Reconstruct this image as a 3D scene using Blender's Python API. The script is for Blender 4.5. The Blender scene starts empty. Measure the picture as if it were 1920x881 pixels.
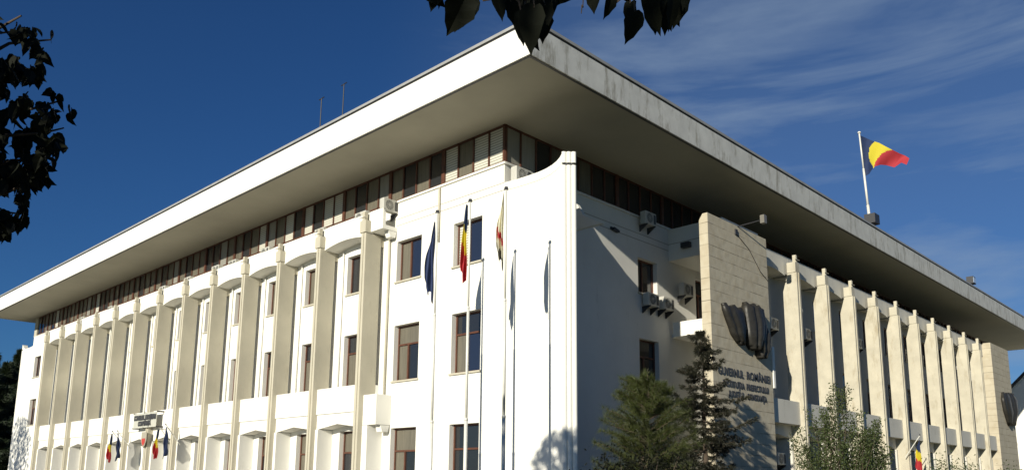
import bpy, bmesh, math, random
from mathutils import Vector, Matrix, noise
R = math.radians
rnd = random.Random(7)
scene = bpy.context.scene
col = scene.collection

# ------------------------------------------------------------------ camera, light, exposure
CAM = Vector((20.136, -20.289, 1.6))
YAW, PITCH, ROLL, FPX = R(44.12), R(10.541), R(0.535), 1524.872
PY = 182.3
fw = Vector((-math.sin(YAW) * math.cos(PITCH), math.cos(YAW) * math.cos(PITCH), math.sin(PITCH)))
r0 = Vector((math.cos(YAW), math.sin(YAW), 0)); u0 = r0.cross(fw)
rt = r0 * math.cos(ROLL) + u0 * math.sin(ROLL); up = -r0 * math.sin(ROLL) + u0 * math.cos(ROLL)
cd = bpy.data.cameras.new('camera'); cam = bpy.data.objects.new('camera', cd); col.objects.link(cam)
cd.sensor_width = 36; cd.sensor_fit = 'HORIZONTAL'; cd.lens = FPX / 1920 * 36; cd.shift_y = PY / 1920
cd.clip_start = 0.05; cd.clip_end = 5000
cam.matrix_world = Matrix(((rt.x, up.x, -fw.x, CAM.x), (rt.y, up.y, -fw.y, CAM.y), (rt.z, up.z, -fw.z, CAM.z), (0, 0, 0, 1)))
scene.camera = cam

SUN = Vector((0.25, -1.0, 0.33)).normalized()
SUN_EL = math.asin(SUN.z)
sl = bpy.data.lights.new('sun', 'SUN'); sl.energy = 5.0; sl.angle = R(0.5); sl.color = (1.0, 0.94, 0.80)
so = bpy.data.objects.new('sun', sl); col.objects.link(so)
so.rotation_euler = (-SUN).to_track_quat('-Z', 'Y').to_euler(); so.location = (10, -60, 40)

SKY = 0.055
w = bpy.data.worlds.new('World'); scene.world = w; w.use_nodes = True
nt = w.node_tree; N = nt.nodes; L = nt.links
for n in list(N): N.remove(n)
def wn(t, **k):
    n = N.new(t)
    for a, b in k.items(): setattr(n, a, b)
    return n
out = wn('ShaderNodeOutputWorld'); bg = wn('ShaderNodeBackground'); bg.inputs['Strength'].default_value = SKY
sky = wn('ShaderNodeTexSky', sky_type='NISHITA', sun_disc=False)
sky.sun_elevation = SUN_EL; sky.sun_rotation = math.atan2(SUN.x, SUN.y)
sky.air_density = 1.0; sky.dust_density = 0.3; sky.ozone_density = 3.0; sky.altitude = 200
# thin cirrus: stretched, warped noise on the view direction, denser towards the north-west
tc = wn('ShaderNodeTexCoord')
mp = wn('ShaderNodeMapping'); mp.inputs['Rotation'].default_value = (R(0), R(-14), R(-12)); mp.inputs['Scale'].default_value = (1.7, 1.7, 9.5)
L.new(tc.outputs['Generated'], mp.inputs['Vector'])
nz = wn('ShaderNodeTexNoise'); nz.inputs['Scale'].default_value = 1.3; nz.inputs['Detail'].default_value = 7; nz.inputs['Roughness'].default_value = 0.56; nz.inputs['Distortion'].default_value = 0.35
L.new(mp.outputs[0], nz.inputs['Vector'])
cr = wn('ShaderNodeValToRGB'); cr.color_ramp.elements[0].position = 0.45; cr.color_ramp.elements[1].position = 0.72
L.new(nz.outputs['Fac'], cr.inputs['Fac'])
dt = wn('ShaderNodeVectorMath', operation='DOT_PRODUCT'); L.new(tc.outputs['Generated'], dt.inputs[0])
dt.inputs[1].default_value = Vector((-0.36, 0.86, 0.36)).normalized()
mr = wn('ShaderNodeMapRange', interpolation_type='SMOOTHSTEP'); mr.inputs['From Min'].default_value = 0.86; mr.inputs['From Max'].default_value = 0.985
L.new(dt.outputs['Value'], mr.inputs['Value'])
ml = wn('ShaderNodeMath', operation='MULTIPLY'); L.new(cr.outputs['Color'], ml.inputs[0]); L.new(mr.outputs[0], ml.inputs[1])
m2 = wn('ShaderNodeMath', operation='MULTIPLY'); L.new(ml.outputs[0], m2.inputs[0]); m2.inputs[1].default_value = 0.66
bs = wn('ShaderNodeMath', operation='MULTIPLY_ADD'); L.new(mr.outputs[0], bs.inputs[0]); bs.inputs[1].default_value = 0.13; L.new(m2.outputs[0], bs.inputs[2])
tint = wn('ShaderNodeMix', data_type='RGBA', blend_type='MULTIPLY'); tint.inputs[0].default_value = 1.0
L.new(sky.outputs[0], tint.inputs[6]); tint.inputs[7].default_value = (0.30, 0.61, 1.0, 1)
mx = wn('ShaderNodeMix', data_type='RGBA'); L.new(bs.outputs[0], mx.inputs[0]); L.new(tint.outputs[2], mx.inputs[6])
mx.inputs[7].default_value = (3.9, 5.2, 7.0, 1)
L.new(mx.outputs[2], bg.inputs['Color']); L.new(bg.outputs[0], out.inputs[0])

scene.view_settings.view_transform = 'Standard'; scene.view_settings.look = 'None'
scene.view_settings.exposure = 0.28; scene.view_settings.gamma = 1.0
scene.render.engine = 'CYCLES'
scene.cycles.use_denoising = True
scene.cycles.max_bounces = 6; scene.cycles.diffuse_bounces = 3

# ------------------------------------------------------------------ helpers
def at(px, py, D):
    """a world point D metres along the viewing ray of photo pixel (px, py)"""
    d = fw + rt * ((px - 960) / FPX) + up * ((440.5 + PY - py) / FPX)
    return CAM + d.normalized() * D

MATS = {}
def mat(name, color, rough=0.8, var=0.0, vscale=1.0, metal=0.0, bump=0.0, bscale=20.0, dirt=None, spec=0.5, two=None, stretch=(1, 1, 1), trans=0.0):
    if name in MATS: return MATS[name]
    m = bpy.data.materials.new(name); m.use_nodes = True; t = m.node_tree; n = t.nodes; l = t.links
    b = n['Principled BSDF']; b.inputs['Roughness'].default_value = rough; b.inputs['Metallic'].default_value = metal
    b.inputs['Specular IOR Level'].default_value = spec
    c = (*color, 1); b.inputs['Base Color'].default_value = c
    tc = n.new('ShaderNodeTexCoord'); mp = n.new('ShaderNodeMapping'); mp.inputs['Scale'].default_value = stretch
    l.new(tc.outputs['Object'], mp.inputs['Vector'])
    src = None
    if var:
        z = n.new('ShaderNodeTexNoise'); z.inputs['Scale'].default_value = vscale; z.inputs['Detail'].default_value = 6; z.inputs['Roughness'].default_value = 0.6
        l.new(mp.outputs[0], z.inputs['Vector'])
        r = n.new('ShaderNodeMapRange'); r.inputs['From Min'].default_value = 0.3; r.inputs['From Max'].default_value = 0.7
        l.new(z.outputs['Fac'], r.inputs['Value'])
        x = n.new('ShaderNodeMix'); x.data_type = 'RGBA'; l.new(r.outputs[0], x.inputs[0])
        d = two if two else tuple(v * (1 - var) for v in color)
        x.inputs[6].default_value = c; x.inputs[7].default_value = (*d, 1); src = x.outputs[2]
    if dirt:   # streaks running down: (colour, amount, threshold)
        z = n.new('ShaderNodeTexNoise'); z.inputs['Scale'].default_value = 1.0; z.inputs['Detail'].default_value = 8; z.inputs['Roughness'].default_value = 0.7
        m3 = n.new('ShaderNodeMapping'); m3.inputs['Scale'].default_value = (2.6, 2.6, 0.7); l.new(tc.outputs['Object'], m3.inputs['Vector']); l.new(m3.outputs[0], z.inputs['Vector'])
        r = n.new('ShaderNodeMapRange'); r.inputs['From Min'].default_value = dirt[2]; r.inputs['From Max'].default_value = dirt[2] + 0.16; r.inputs['To Max'].default_value = dirt[1]
        l.new(z.outputs['Fac'], r.inputs['Value'])
        x = n.new('ShaderNodeMix'); x.data_type = 'RGBA'; l.new(r.outputs[0], x.inputs[0])
        if src: l.new(src, x.inputs[6])
        else: x.inputs[6].default_value = c
        x.inputs[7].default_value = (*dirt[0], 1); src = x.outputs[2]
    if src: l.new(src, b.inputs['Base Color'])
    if bump:
        z = n.new('ShaderNodeTexNoise'); z.inputs['Scale'].default_value = bscale; z.inputs['Detail'].default_value = 5
        l.new(tc.outputs['Object'], z.inputs['Vector'])
        bp = n.new('ShaderNodeBump'); bp.inputs['Strength'].default_value = bump; bp.inputs['Distance'].default_value = 0.02
        l.new(z.outputs['Fac'], bp.inputs['Height']); l.new(bp.outputs[0], b.inputs['Normal'])
    if trans:
        o = [q for q in n if q.type == 'OUTPUT_MATERIAL'][0]
        tr = n.new('ShaderNodeBsdfTranslucent'); tr.inputs['Color'].default_value = (color[0] * 1.6, color[1] * 1.5, color[2] * .7, 1)
        ms = n.new('ShaderNodeMixShader'); ms.inputs[0].default_value = trans
        l.new(b.outputs[0], ms.inputs[1]); l.new(tr.outputs[0], ms.inputs[2]); l.new(ms.outputs[0], o.inputs[0])
    MATS[name] = m; return m

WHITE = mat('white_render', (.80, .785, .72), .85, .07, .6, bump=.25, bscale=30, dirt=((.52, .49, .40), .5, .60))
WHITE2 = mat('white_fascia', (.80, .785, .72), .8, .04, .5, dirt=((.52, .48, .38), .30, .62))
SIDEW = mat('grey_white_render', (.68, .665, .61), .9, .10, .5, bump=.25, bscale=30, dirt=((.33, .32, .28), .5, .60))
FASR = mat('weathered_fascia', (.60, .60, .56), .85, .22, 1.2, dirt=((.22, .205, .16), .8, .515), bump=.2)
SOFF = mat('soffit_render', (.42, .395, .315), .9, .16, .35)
FIN = mat('cream_concrete', (.50, .465, .365), .85, .12, 1.0, bump=.4, bscale=14, dirt=((.32, .28, .20), .45, .58))
FIN2 = mat('yellowed_concrete', (.53, .49, .385), .85, .20, 1.3, bump=.4, bscale=14, dirt=((.30, .25, .16), .7, .54))
WOOD = mat('red_brown_wood', (.115, .042, .022), .55, .4, 6)
GLASS_D = mat('dark_glass', (.02, .022, .025), .08, spec=.8)
GLASS_B = mat('blue_glass', (.018, .026, .05), .10, spec=.5)
CURT = mat('curtain_glass', (.16, .145, .11), .25, .3, 3, stretch=(4, 4, .3))
CURT2 = mat('pale_curtain_glass', (.30, .29, .25), .3, .2, 3, stretch=(4, 4, .3))
METAL = mat('coping_metal', (.34, .34, .33), .5, .2, 2)
DARK = mat('dark_metal', (.03, .03, .032), .5)
GROOVE = mat('groove_shadow_paint', (.34, .31, .25), .9)  # colour of thin strips standing for the shade inside wall grooves
ACW = mat('ac_plastic', (.50, .49, .44), .55, .1, 4)
ACG = mat('ac_grille', (.06, .06, .06), .6)
POLEM = mat('pole_paint', (.70, .69, .62), .45, .15, 3)
BRONZE = mat('patinated_bronze', (.045, .042, .036), .5, .4, 5, metal=.3, bump=.4, bscale=8)
TERR = mat('roof_felt', (.18, .17, .16), .9, .2, 1)

def blinds():
    m = bpy.data.materials.new('white_blinds'); m.use_nodes = True; t = m.node_tree; n = t.nodes; l = t.links
    b = n['Principled BSDF']; b.inputs['Roughness'].default_value = .5
    tc = n.new('ShaderNodeTexCoord'); wv = n.new('ShaderNodeTexWave'); wv.wave_type = 'BANDS'; wv.bands_direction = 'Z'
    wv.inputs['Scale'].default_value = 3.1; wv.inputs['Distortion'].default_value = 0
    l.new(tc.outputs['Object'], wv.inputs['Vector'])
    r = n.new('ShaderNodeValToRGB'); r.color_ramp.elements[0].color = (.26, .25, .20, 1); r.color_ramp.elements[0].position = .1
    r.color_ramp.elements[1].color = (.62, .60, .52, 1); r.color_ramp.elements[1].position = .5
    l.new(wv.outputs['Fac'], r.inputs['Fac']); l.new(r.outputs[0], b.inputs['Base Color']); return m
BLIND = blinds()

def stone():
    m = bpy.data.materials.new('jointed_limestone'); m.use_nodes = True; t = m.node_tree; n = t.nodes; l = t.links
    b = n['Principled BSDF']; b.inputs['Roughness'].default_value = .9
    tc = n.new('ShaderNodeTexCoord'); sep = n.new('ShaderNodeSeparateXYZ'); l.new(tc.outputs['Object'], sep.inputs[0])
    ad = n.new('ShaderNodeMath'); ad.operation = 'ADD'; l.new(sep.outputs[0], ad.inputs[0]); l.new(sep.outputs[1], ad.inputs[1])
    cb = n.new('ShaderNodeCombineXYZ'); l.new(ad.outputs[0], cb.inputs[0]); l.new(sep.outputs[2], cb.inputs[1])
    br = n.new('ShaderNodeTexBrick'); l.new(cb.outputs[0], br.inputs['Vector'])
    br.inputs['Scale'].default_value = 1.0; br.inputs['Brick Width'].default_value = 1.15; br.inputs['Row Height'].default_value = .48
    br.inputs['Mortar Size'].default_value = .018; br.inputs['Mortar Smooth'].default_value = .3; br.inputs['Bias'].default_value = -.1
    br.inputs['Color1'].default_value = (.50, .45, .34, 1); br.inputs['Color2'].default_value = (.45, .40, .30, 1); br.inputs['Mortar'].default_value = (.45, .40, .30, 1)
    # joints are uneven: only some of the horizontal ones read dark
    z = n.new('ShaderNodeTexNoise'); z.inputs['Scale'].default_value = .9; z.inputs['Detail'].default_value = 5; l.new(cb.outputs[0], z.inputs['Vector'])
    g = n.new('ShaderNodeMath'); g.operation = 'FRACT'; dv = n.new('ShaderNodeMath'); dv.operation = 'DIVIDE'; dv.inputs[1].default_value = .48
    l.new(sep.outputs[2], dv.inputs[0]); l.new(dv.outputs[0], g.inputs[0])
    lt = n.new('ShaderNodeMath'); lt.operation = 'LESS_THAN'; lt.inputs[1].default_value = .07; l.new(g.outputs[0], lt.inputs[0])
    mr = n.new('ShaderNodeMapRange'); mr.inputs['From Min'].default_value = .42; mr.inputs['From Max'].default_value = .58; mr.inputs['To Min'].default_value = .12; mr.inputs['To Max'].default_value = .75; l.new(z.outputs['Fac'], mr.inputs['Value'])
    mu = n.new('ShaderNodeMath'); mu.operation = 'MULTIPLY'; l.new(lt.outputs[0], mu.inputs[0]); l.new(mr.outputs[0], mu.inputs[1])
    x = n.new('ShaderNodeMix'); x.data_type = 'RGBA'; l.new(mu.outputs[0], x.inputs[0]); l.new(br.outputs['Color'], x.inputs[6]); x.inputs[7].default_value = (.12, .10, .07, 1)
    z2 = n.new('ShaderNodeTexNoise'); z2.inputs['Scale'].default_value = 2.5; z2.inputs['Detail'].default_value = 8; l.new(tc.outputs['Object'], z2.inputs['Vector'])
    m2 = n.new('ShaderNodeMapRange'); m2.inputs['From Min'].default_value = .45; m2.inputs['From Max'].default_value = .75; m2.inputs['To Max'].default_value = .6; l.new(z2.outputs['Fac'], m2.inputs['Value'])
    y = n.new('ShaderNodeMix'); y.data_type = 'RGBA'; l.new(m2.outputs[0], y.inputs[0]); l.new(x.outputs[2], y.inputs[6]); y.inputs[7].default_value = (.36, .30, .20, 1)
    l.new(y.outputs[2], b.inputs['Base Color'])
    bp = n.new('ShaderNodeBump'); bp.inputs['Strength'].default_value = .5; bp.inputs['Distance'].default_value = .03; l.new(z2.outputs['Fac'], bp.inputs['Height']); l.new(bp.outputs[0], b.inputs['Normal'])
    return m
STONE = stone()

class MB:
    def __init__(s, T=None): s.v = []; s.f = []; s.m = []; s.T = T or (lambda p: p)
    def poly(s, pts, mi=0):
        i = len(s.v); s.v += [tuple(s.T(p)) for p in pts]; s.f.append(tuple(range(i, i + len(pts)))); s.m.append(mi)
    def box(s, a0, a1, o0, o1, z0, z1, mi=0):
        P = [(a0, o0, z0), (a1, o0, z0), (a1, o1, z0), (a0, o1, z0), (a0, o0, z1), (a1, o0, z1), (a1, o1, z1), (a0, o1, z1)]
        i = len(s.v); s.v += [tuple(s.T(p)) for p in P]
        for q in ((0, 3, 2, 1), (4, 5, 6, 7), (0, 1, 5, 4), (1, 2, 6, 5), (2, 3, 7, 6), (3, 0, 4, 7)): s.f.append(tuple(i + k for k in q)); s.m.append(mi)
    def prism(s, prof, o0, o1, axis='o', mi=0):
        """profile extruded: axis 'o' -> prof is (a,z); axis 'a' -> prof is (o,z); axis 'z' -> prof is (a,o)"""
        n = len(prof); f = {'o': lambda p, h: (p[0], h, p[1]), 'a': lambda p, h: (h, p[0], p[1]), 'z': lambda p, h: (p[0], p[1], h)}[axis]
        i = len(s.v); s.v += [tuple(s.T(f(p, o0))) for p in prof] + [tuple(s.T(f(p, o1))) for p in prof]
        s.f.append(tuple(i + k for k in range(n))); s.f.append(tuple(i + n + n - 1 - k for k in range(n))); s.m += [mi, mi]
        for k in range(n):
            q = (k + 1) % n; s.f.append((i + k, i + n + k, i + n + q, i + q)); s.m.append(mi)
    def tube(s, p0, p1, r0, r1=None, n=8, mi=0):
        r1 = r0 if r1 is None else r1; p0 = Vector(p0); p1 = Vector(p1); d = (p1 - p0)
        if d.length < 1e-6: return
        d.normalize(); a = d.orthogonal().normalized(); b = d.cross(a); i = len(s.v)
        for p, r in ((p0, r0), (p1, r1)):
            for k in range(n):
                t = 2 * math.pi * k / n; s.v.append(tuple(s.T(tuple(p + a * (math.cos(t) * r) + b * (math.sin(t) * r)))))
        for k in range(n):
            q = (k + 1) % n; s.f.append((i + k, i + q, i + n + q, i + n + k)); s.m.append(mi)
        s.f.append(tuple(i + n - 1 - k for k in range(n))); s.f.append(tuple(i + n + k for k in range(n))); s.m += [mi, mi]
    def build(s, name, mats, parent=None, smooth=False, fix=True, bevel=0):
        me = bpy.data.meshes.new(name); me.from_pydata(s.v, [], s.f)
        for m in (mats if isinstance(mats, (list, tuple)) else [mats]): me.materials.append(m)
        if len(me.polygons): me.polygons.foreach_set('material_index', s.m)
        if fix:
            bm = bmesh.new(); bm.from_mesh(me); bmesh.ops.recalc_face_normals(bm, faces=bm.faces); bm.to_mesh(me); bm.free()
        if smooth: me.polygons.foreach_set('use_smooth', [True] * len(me.polygons))
        o = bpy.data.objects.new(name, me); col.objects.link(o)
        if parent: o.parent = parent
        if bevel:
            b = o.modifiers.new('bevel', 'BEVEL'); b.width = bevel; b.segments = 2; b.limit_method = 'ANGLE'; b.angle_limit = R(50)
        return o

def tag(o, label=None, cat=None, group=None, kind=None):
    for k, v in (('label', label), ('category', cat), ('group', group), ('kind', kind)):
        if v: o[k] = v
    return o
def empty(name, loc=(0, 0, 0)):
    o = bpy.data.objects.new(name, None); col.objects.link(o); o.location = loc; return o
def kids(o): return [c for c in bpy.data.objects if c.parent == o]
def copy_tree(o, parent=None):
    c = o.copy(); col.objects.link(c); c.parent = parent
    for ch in kids(o): copy_tree(ch, c)
    return c

# ------------------------------------------------------------------ setting
g = MB(); g.poly([(-900, -900, 0), (900, -900, 0), (900, 900, 0), (-900, 900, 0)])
GRASS = mat('dry_lawn', (.05, .06, .022), .95, .4, .4, two=(.08, .08, .04))
PAVE = mat('pale_paving', (.34, .32, .27), .9, .2, .8, bump=.3)
ASPH = mat('asphalt', (.05, .05, .052), .9, .2, 2, bump=.3)
tag(g.build('ground', GRASS), kind='structure')
g = MB(); g.poly([(-62, -15, .004), (3, -15, .004), (3, -.2, .004), (-62, -.2, .004)]); tag(g.build('pavement', PAVE), kind='structure')
g = MB(); g.poly([(-120, -29, .008), (60, -29, .008), (60, -22, .008), (-120, -22, .008)]); tag(g.build('road', ASPH), kind='structure')
g = MB(); g.box(-120, 60, -21.98, -21.8, 0, .13); tag(g.build('kerb', PAVE), kind='structure')

# ------------------------------------------------------------------ the office building
B = empty('office_building'); tag(B, 'large white modernist office building with overhanging flat roof and rows of vertical fins', 'building')
TL = lambda p: (-p[0], -p[1], p[2])                 # left front: a runs to -X, o is out (-Y)
TR = lambda p: (1.84 + p[1], p[0], p[2])            # finned right front: a runs to +Y, o is out (+X)
T0 = lambda p: (p[1], p[0], p[2])                   # recessed right wall x = 0
ZS, ZE = 13.27, 14.866
S = 3.465

def wall(mb, a0, a1, z0, z1, holes, depth=.3, o=0.0):
    """a wall face with real openings and reveals"""
    As = sorted({a0, a1, *[h[0] for h in holes], *[h[1] for h in holes]}); Zs = sorted({z0, z1, *[h[2] for h in holes], *[h[3] for h in holes]})
    for i in range(len(As) - 1):
        for j in range(len(Zs) - 1):
            ca, cz = (As[i] + As[i + 1]) / 2, (Zs[j] + Zs[j + 1]) / 2
            if any(h[0] < ca < h[1] and h[2] < cz < h[3] for h in holes): continue
            mb.poly([(As[i], o, Zs[j]), (As[i + 1], o, Zs[j]), (As[i + 1], o, Zs[j + 1]), (As[i], o, Zs[j + 1])])
    for h in holes:
        p = [(h[0], h[2]), (h[1], h[2]), (h[1], h[3]), (h[0], h[3])]
        for k in range(4):
            q = p[(k + 1) % 4]; mb.poly([(p[k][0], o, p[k][1]), (q[0], o, q[1]), (q[0], o - depth, q[1]), (p[k][0], o - depth, p[k][1])])

def window(T, h, o=0.0, depth=.3, style=0, sillw=True, flip=False):
    a0, a1, z0, z1 = h; y = o - depth
    f = MB(T); t = .07; am = a0 + (a1 - a0) * (.42 if flip else .58); zt = z1 - (z1 - z0) * .36 if z1 - z0 > 2 else None
    if z1 - z0 <= 2: zt = None
    for b in ((a0, a1, z0, z0 + t), (a0, a1, z1 - t, z1), (a0, a0 + t, z0 + t, z1 - t), (a1 - t, a1, z0 + t, z1 - t)): f.box(b[0], b[1], y, y + .08, b[2], b[3])
    f.box(am - t * .6, am + t * .6, y, y + .08, z0 + t, (zt or z1 - t))
    if zt: f.box(a0 + t, a1 - t, y, y + .085, zt, zt + t)
    wo = f.build('window', WOOD, B)
    m = [CURT, GLASS_D, GLASS_B, BLIND, CURT2]
    p = MB(T); top = zt if zt else z1 - t
    # two leaves and a transom light at slightly different depths
    i, j = [(0, 2), (1, 0), (1, 2), (3, 2), (1, 1), (0, 1)][style % 6]
    if flip: pass
    p.poly([(a0 + t, y + .03, z0 + t), (am, y + .03, z0 + t), (am, y + .03, top), (a0 + t, y + .03, top)], j)
    p.poly([(am, y + .034, z0 + t), (a1 - t, y + .034, z0 + t), (a1 - t, y + .034, top), (am, y + .034, top)], i)
    if zt: p.poly([(a0 + t, y + .03, zt + t), (a1 - t, y + .03, zt + t), (a1 - t, y + .03, z1 - t), (a0 + t, y + .03, z1 - t)], 0 if style % 2 else 1)
    p.build('pane', m, wo, fix=False)
    if sillw:
        s = MB(T); s.box(a0 - .06, a1 + .06, o - depth + .09, o + .07, z0 - .07, z0 + .002); s.build('sill', FIN, wo, bevel=.01)
    return wo

# ---- left front wall with every opening
holesL = []
def addw(lst, a0, rows, wdt=1.6): 
    for z0, z1 in rows: lst.append((a0, a0 + wdt, z0, z1))
ROWS = [(9.81, 11.55), (5.66, 7.95), (1.15, 3.76)]
addw(holesL, 1.15, ROWS); addw(holesL, 4.70, ROWS)
for i in range(13): addw(holesL, 8.28 + S * i, ROWS, 1.6)
addw(holesL, 52.7, [(9.8, 11.5), (5.9, 8.0)], 1.6)
mb = MB(TL)
wall(mb, 0, 55.2, 0, ZS, holesL)
mb.build('front_wall', WHITE, B, fix=False)
for k, h in enumerate(holesL):
    st = {0: 3, 1: 0, 2: 4, 3: 0, 4: 5, 5: 5}.get(k, rnd.choice((0, 1, 2, 5)))
    window(TL, h, style=st)
# coping and attic wall base, dark strips painting the shade of wall grooves
mb = MB(TL); mb.box(-.06, 6.34, -.5, .07, ZS, ZS + .09); mb.box(6.34, 55.2, -.5, .04, ZS, ZS + .05); mb.build('attic_sill', WHITE, B, bevel=.015)
mb = MB(TL)
for z in (12.54, 12.25): mb.box(0, 6.4, .001, .010, z, z + .022)
mb.build('groove_shade_strip', GROOVE, B)
for a_, z1, z0, r_ in [(3.60, 13.25, 11.0, .045), (6.75, 11.9, 5.1, .05)] + [(10.14 + S * i, 11.85, 5.6, .04) for i in range(12)]:
    mb = MB(TL); mb.tube((a_, r_ + .02, z1), (a_, r_ + .02, z0), r_); mb.build('downpipe', WHITE if a_ > 7 else FIN, B, smooth=True)
# added unseen blocker, its curve shapes the lit wedge on the side wall
mb = MB(); mb.prism([(.003, 11), (2.6, 11), (1.75, 11.5), (1.45, 12.0), (1.23, 12.15), (1.02, 12.41), (.83, 12.60), (.67, 12.94), (.60, 13.2), (.003, 13.25)], 2.45, 2.6, 'o'); mb.build('wedge_light_blocker', SIDEW, B)

# ---- corner wings with the upswept parapet (curved top, ribbed round end)
def wing(T, a_sign, a0):
    prof = [(0, 12.55), (.6, 12.51), (1.16, 12.50), (1.7, 12.50), (2.05, 12.53), (2.34, 12.59), (2.55, 12.67), (2.70, 12.77), (2.80, 12.90)]
    pts = [(a0 + a_sign * x, z) for x, z in prof]
    poly = [(a0, 0)] + pts + [(a0 + a_sign * 2.80, 0)]
    mb = MB(T); mb.prism(poly, -.34, 0); mb.build('wing_wall', WHITE, B)
    cap = MB(T)
    for k in range(len(pts) - 1):
        (x0, z0), (x1, z1) = pts[k], pts[k + 1]
        cap.poly([(x0, .004, z0 - .32), (x1, .004, z1 - .32 - (0.03 * k / 8)), (x1, .004, z1 - .30 - (0.03 * k / 8)), (x0, .004, z0 - .30)])
    cap.build('parapet_groove', GROOVE, B, fix=False)
    # ribbed end post: three half-round ribs
    post = MB(T)
    for zz0, zz1, gr in ((0, 12.44, 0), (12.53, 12.93, 0)):
        pr = []
        for rib in range(3):
            for k in range(7):
                t = math.pi * (1 - k / 6)
                pr.append((rib * .15 + .075 + .075 * math.cos(t), .075 * math.sin(t)))
        # ribs wrap the end at 45 degrees
        q = []
        for s_, d_ in pr:
            ax = 2.80 + s_ * .80 + d_ * .5; oo = .02 - s_ * .78 + d_ * .7
            q.append((a0 + a_sign * ax, oo))
        q += [(a0 + a_sign * 2.80, -.36)]
        post.prism(q, zz0, zz1, 'z')
    post.prism([(a0 + a_sign * 2.82, -.02), (a0 + a_sign * 3.10, -.28), (a0 + a_sign * 2.82, -.34)], 12.40, 12.56, 'z', 1)
    post.build('corner_post', [WHITE, DARK], B)
wing(TL, -1, 0); wing(TL, 1, 55.2)

# ---- recessed right wall (x = 0) and the loggia block
hR = [(8.38, 9.86, 9.88, 11.47), (8.38, 9.86, 5.66, 7.85), (8.38, 9.86, 1.15, 3.6), (13.1, 14.1, 9.3, 11.4)]
mb = MB(T0); wall(mb, .34, 14.15, 0, ZS, hR, depth=.3)
mb.box(14.15, 66.7, -.3, 0, 12.0, ZS); mb.box(.001, .34, -.3, 0, 12.3, ZS - .001)
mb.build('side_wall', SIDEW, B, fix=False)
for h in hR[:3]: window(T0, h, style=4, flip=True)
window(T0, hR[3], style=4, sillw=False)
mb = MB(T0); mb.box(0.0, 66.7, -.5, .07, ZS + .001, ZS + .09); mb.build('side_ledge', SIDEW, B)
mb = MB(T0)
for z in (12.54, 12.25): mb.box(.4, 10.83, .001, .012, z, z + .03)  # groove shade drawn as dark strips on the side wall
mb.T = lambda p: (p[0], 10.83 - p[1], p[2])
for z in (12.54,): mb.box(.01, 2.8, .001, .012, z, z + .03)
mb.build('side_groove_shade_strip', GROOVE, B)
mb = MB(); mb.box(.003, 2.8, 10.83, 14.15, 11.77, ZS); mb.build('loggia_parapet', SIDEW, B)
mb = MB(); mb.box(.14, 2.8, 10.83, 10.95, 8.2, 8.86); mb.box(.003, 2.8, 10.95, 14.15, 8.2, 8.36)
mb.build('loggia_slab', WHITE, B)
mb = MB(); mb.poly([(0, 14.15, 0), (1.84, 14.15, 0), (1.84, 14.15, ZS - .4), (0, 14.15, ZS - .4)]); mb.build('return_wall', SIDEW, B, fix=False)

# ---- stone pylons
def pylon(y0, y1, x0, x1, zt):
    c = .14; mb = MB()
    prof = [(x0, 0), (x1, 0), (x1, zt), (x0 + c * 1.3, zt), (x0 + .03, zt - .22), (x0, zt - .3)]
    mb.T = lambda p: (p[1], p[0], p[2]); mb.prism(prof, y0, y1, 'a'); return mb.build('stone_pylon', STONE, B, bevel=.02)
pylon(8.92, 14.14, 2.78, 3.2, 12.92)
pylon(51.5, 56.75, 2.5, 3.2, 12.93)

# ---- finned fronts
ARC = lambda u: 11.86 + .17 * (1 - (2 * u - 1) ** 2)
def fin(T, a, mt, ob=.18, of=.98, ct=1.05, w=.33, cb=.765, cut=None):
    """a = near side of the shaft; ob..of = how far the shaft stands out from the wall"""
    m = MB(T); c_ = a + w / 2
    if cut: m.prism([(ob, 0), (of, 0), (of, 11.95), (cb + .02, 11.95), (ob, cut)], a, a + w, 'a')
    else: m.box(a, a + w, ob, of, 0, 11.95)
    m.box(c_ - w * .12, c_ + w * .30, of, of + .04, 0, 11.94)
    o = m.build('fin', mt, B, bevel=.012)
    c = MB(T); c.box(a - .035, a + w + .035, cb, ct, 11.95, 12.48); c.build('fin_cap', mt, o, bevel=.02)
    if not cut: c = MB(T); c.prism([(.004, 11.5), (ob - .01, 11.5), (ob + .3, 11.93), (.004, 11.93)], a + .03, a + w - .03, 'a'); c.build('corbel', mt, o)
    p = MB(T); p.box(c_ - .08, c_ + .08, ct - .2, ct - .02, 12.48, 12.86); p.box(c_ - .20, c_ + .26, ct - .015, ct + .02, 12.60, 12.635); p.build('finial', mt, o, bevel=.01)
    return o
def bay(T, a0, a1, mt, sidem, bo=.757):
    """arched band, balcony box and lintel between two fins (a0..a1 clear)"""
    n = 10
    arc = [(a0 + (a1 - a0) * k / n, ARC(k / n)) for k in range(n + 1)]
    # front wall of the gutter band, arched underneath
    m = MB(T); m.prism(arc + [(a1, 12.87), (a0, 12.87)], .62, .762); m.prism(arc + [(a1, 12.2), (a0, 12.2)], .002, .618)
    m.build('arched_band', mt, B)
    m = MB(T); m.box(a0, a1, .002, bo, 4.47, 5.57); m.build('balcony_box', mt, B, bevel=.012)
    ch = [(a0, 3.83), (a0 + (a1 - a0) * .5, 4.02), (a1, 3.83)]
    m = MB(T); m.prism(ch + [(a1, 4.468), (a0, 4.468)], .002, .69); m.build('lintel', mt, B)
    m = MB(T); m.box(a0 + .002, a0 + .20, .002, .757, 0, 3.828); m.build('pier', mt, B)
    m = MB(T); m.box(a1 - .20, a1 - .002, .002, .757, 0, 3.828); m.build('pier', mt, B)
F0, SF, FW = 7.20, 3.43, .33
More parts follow.
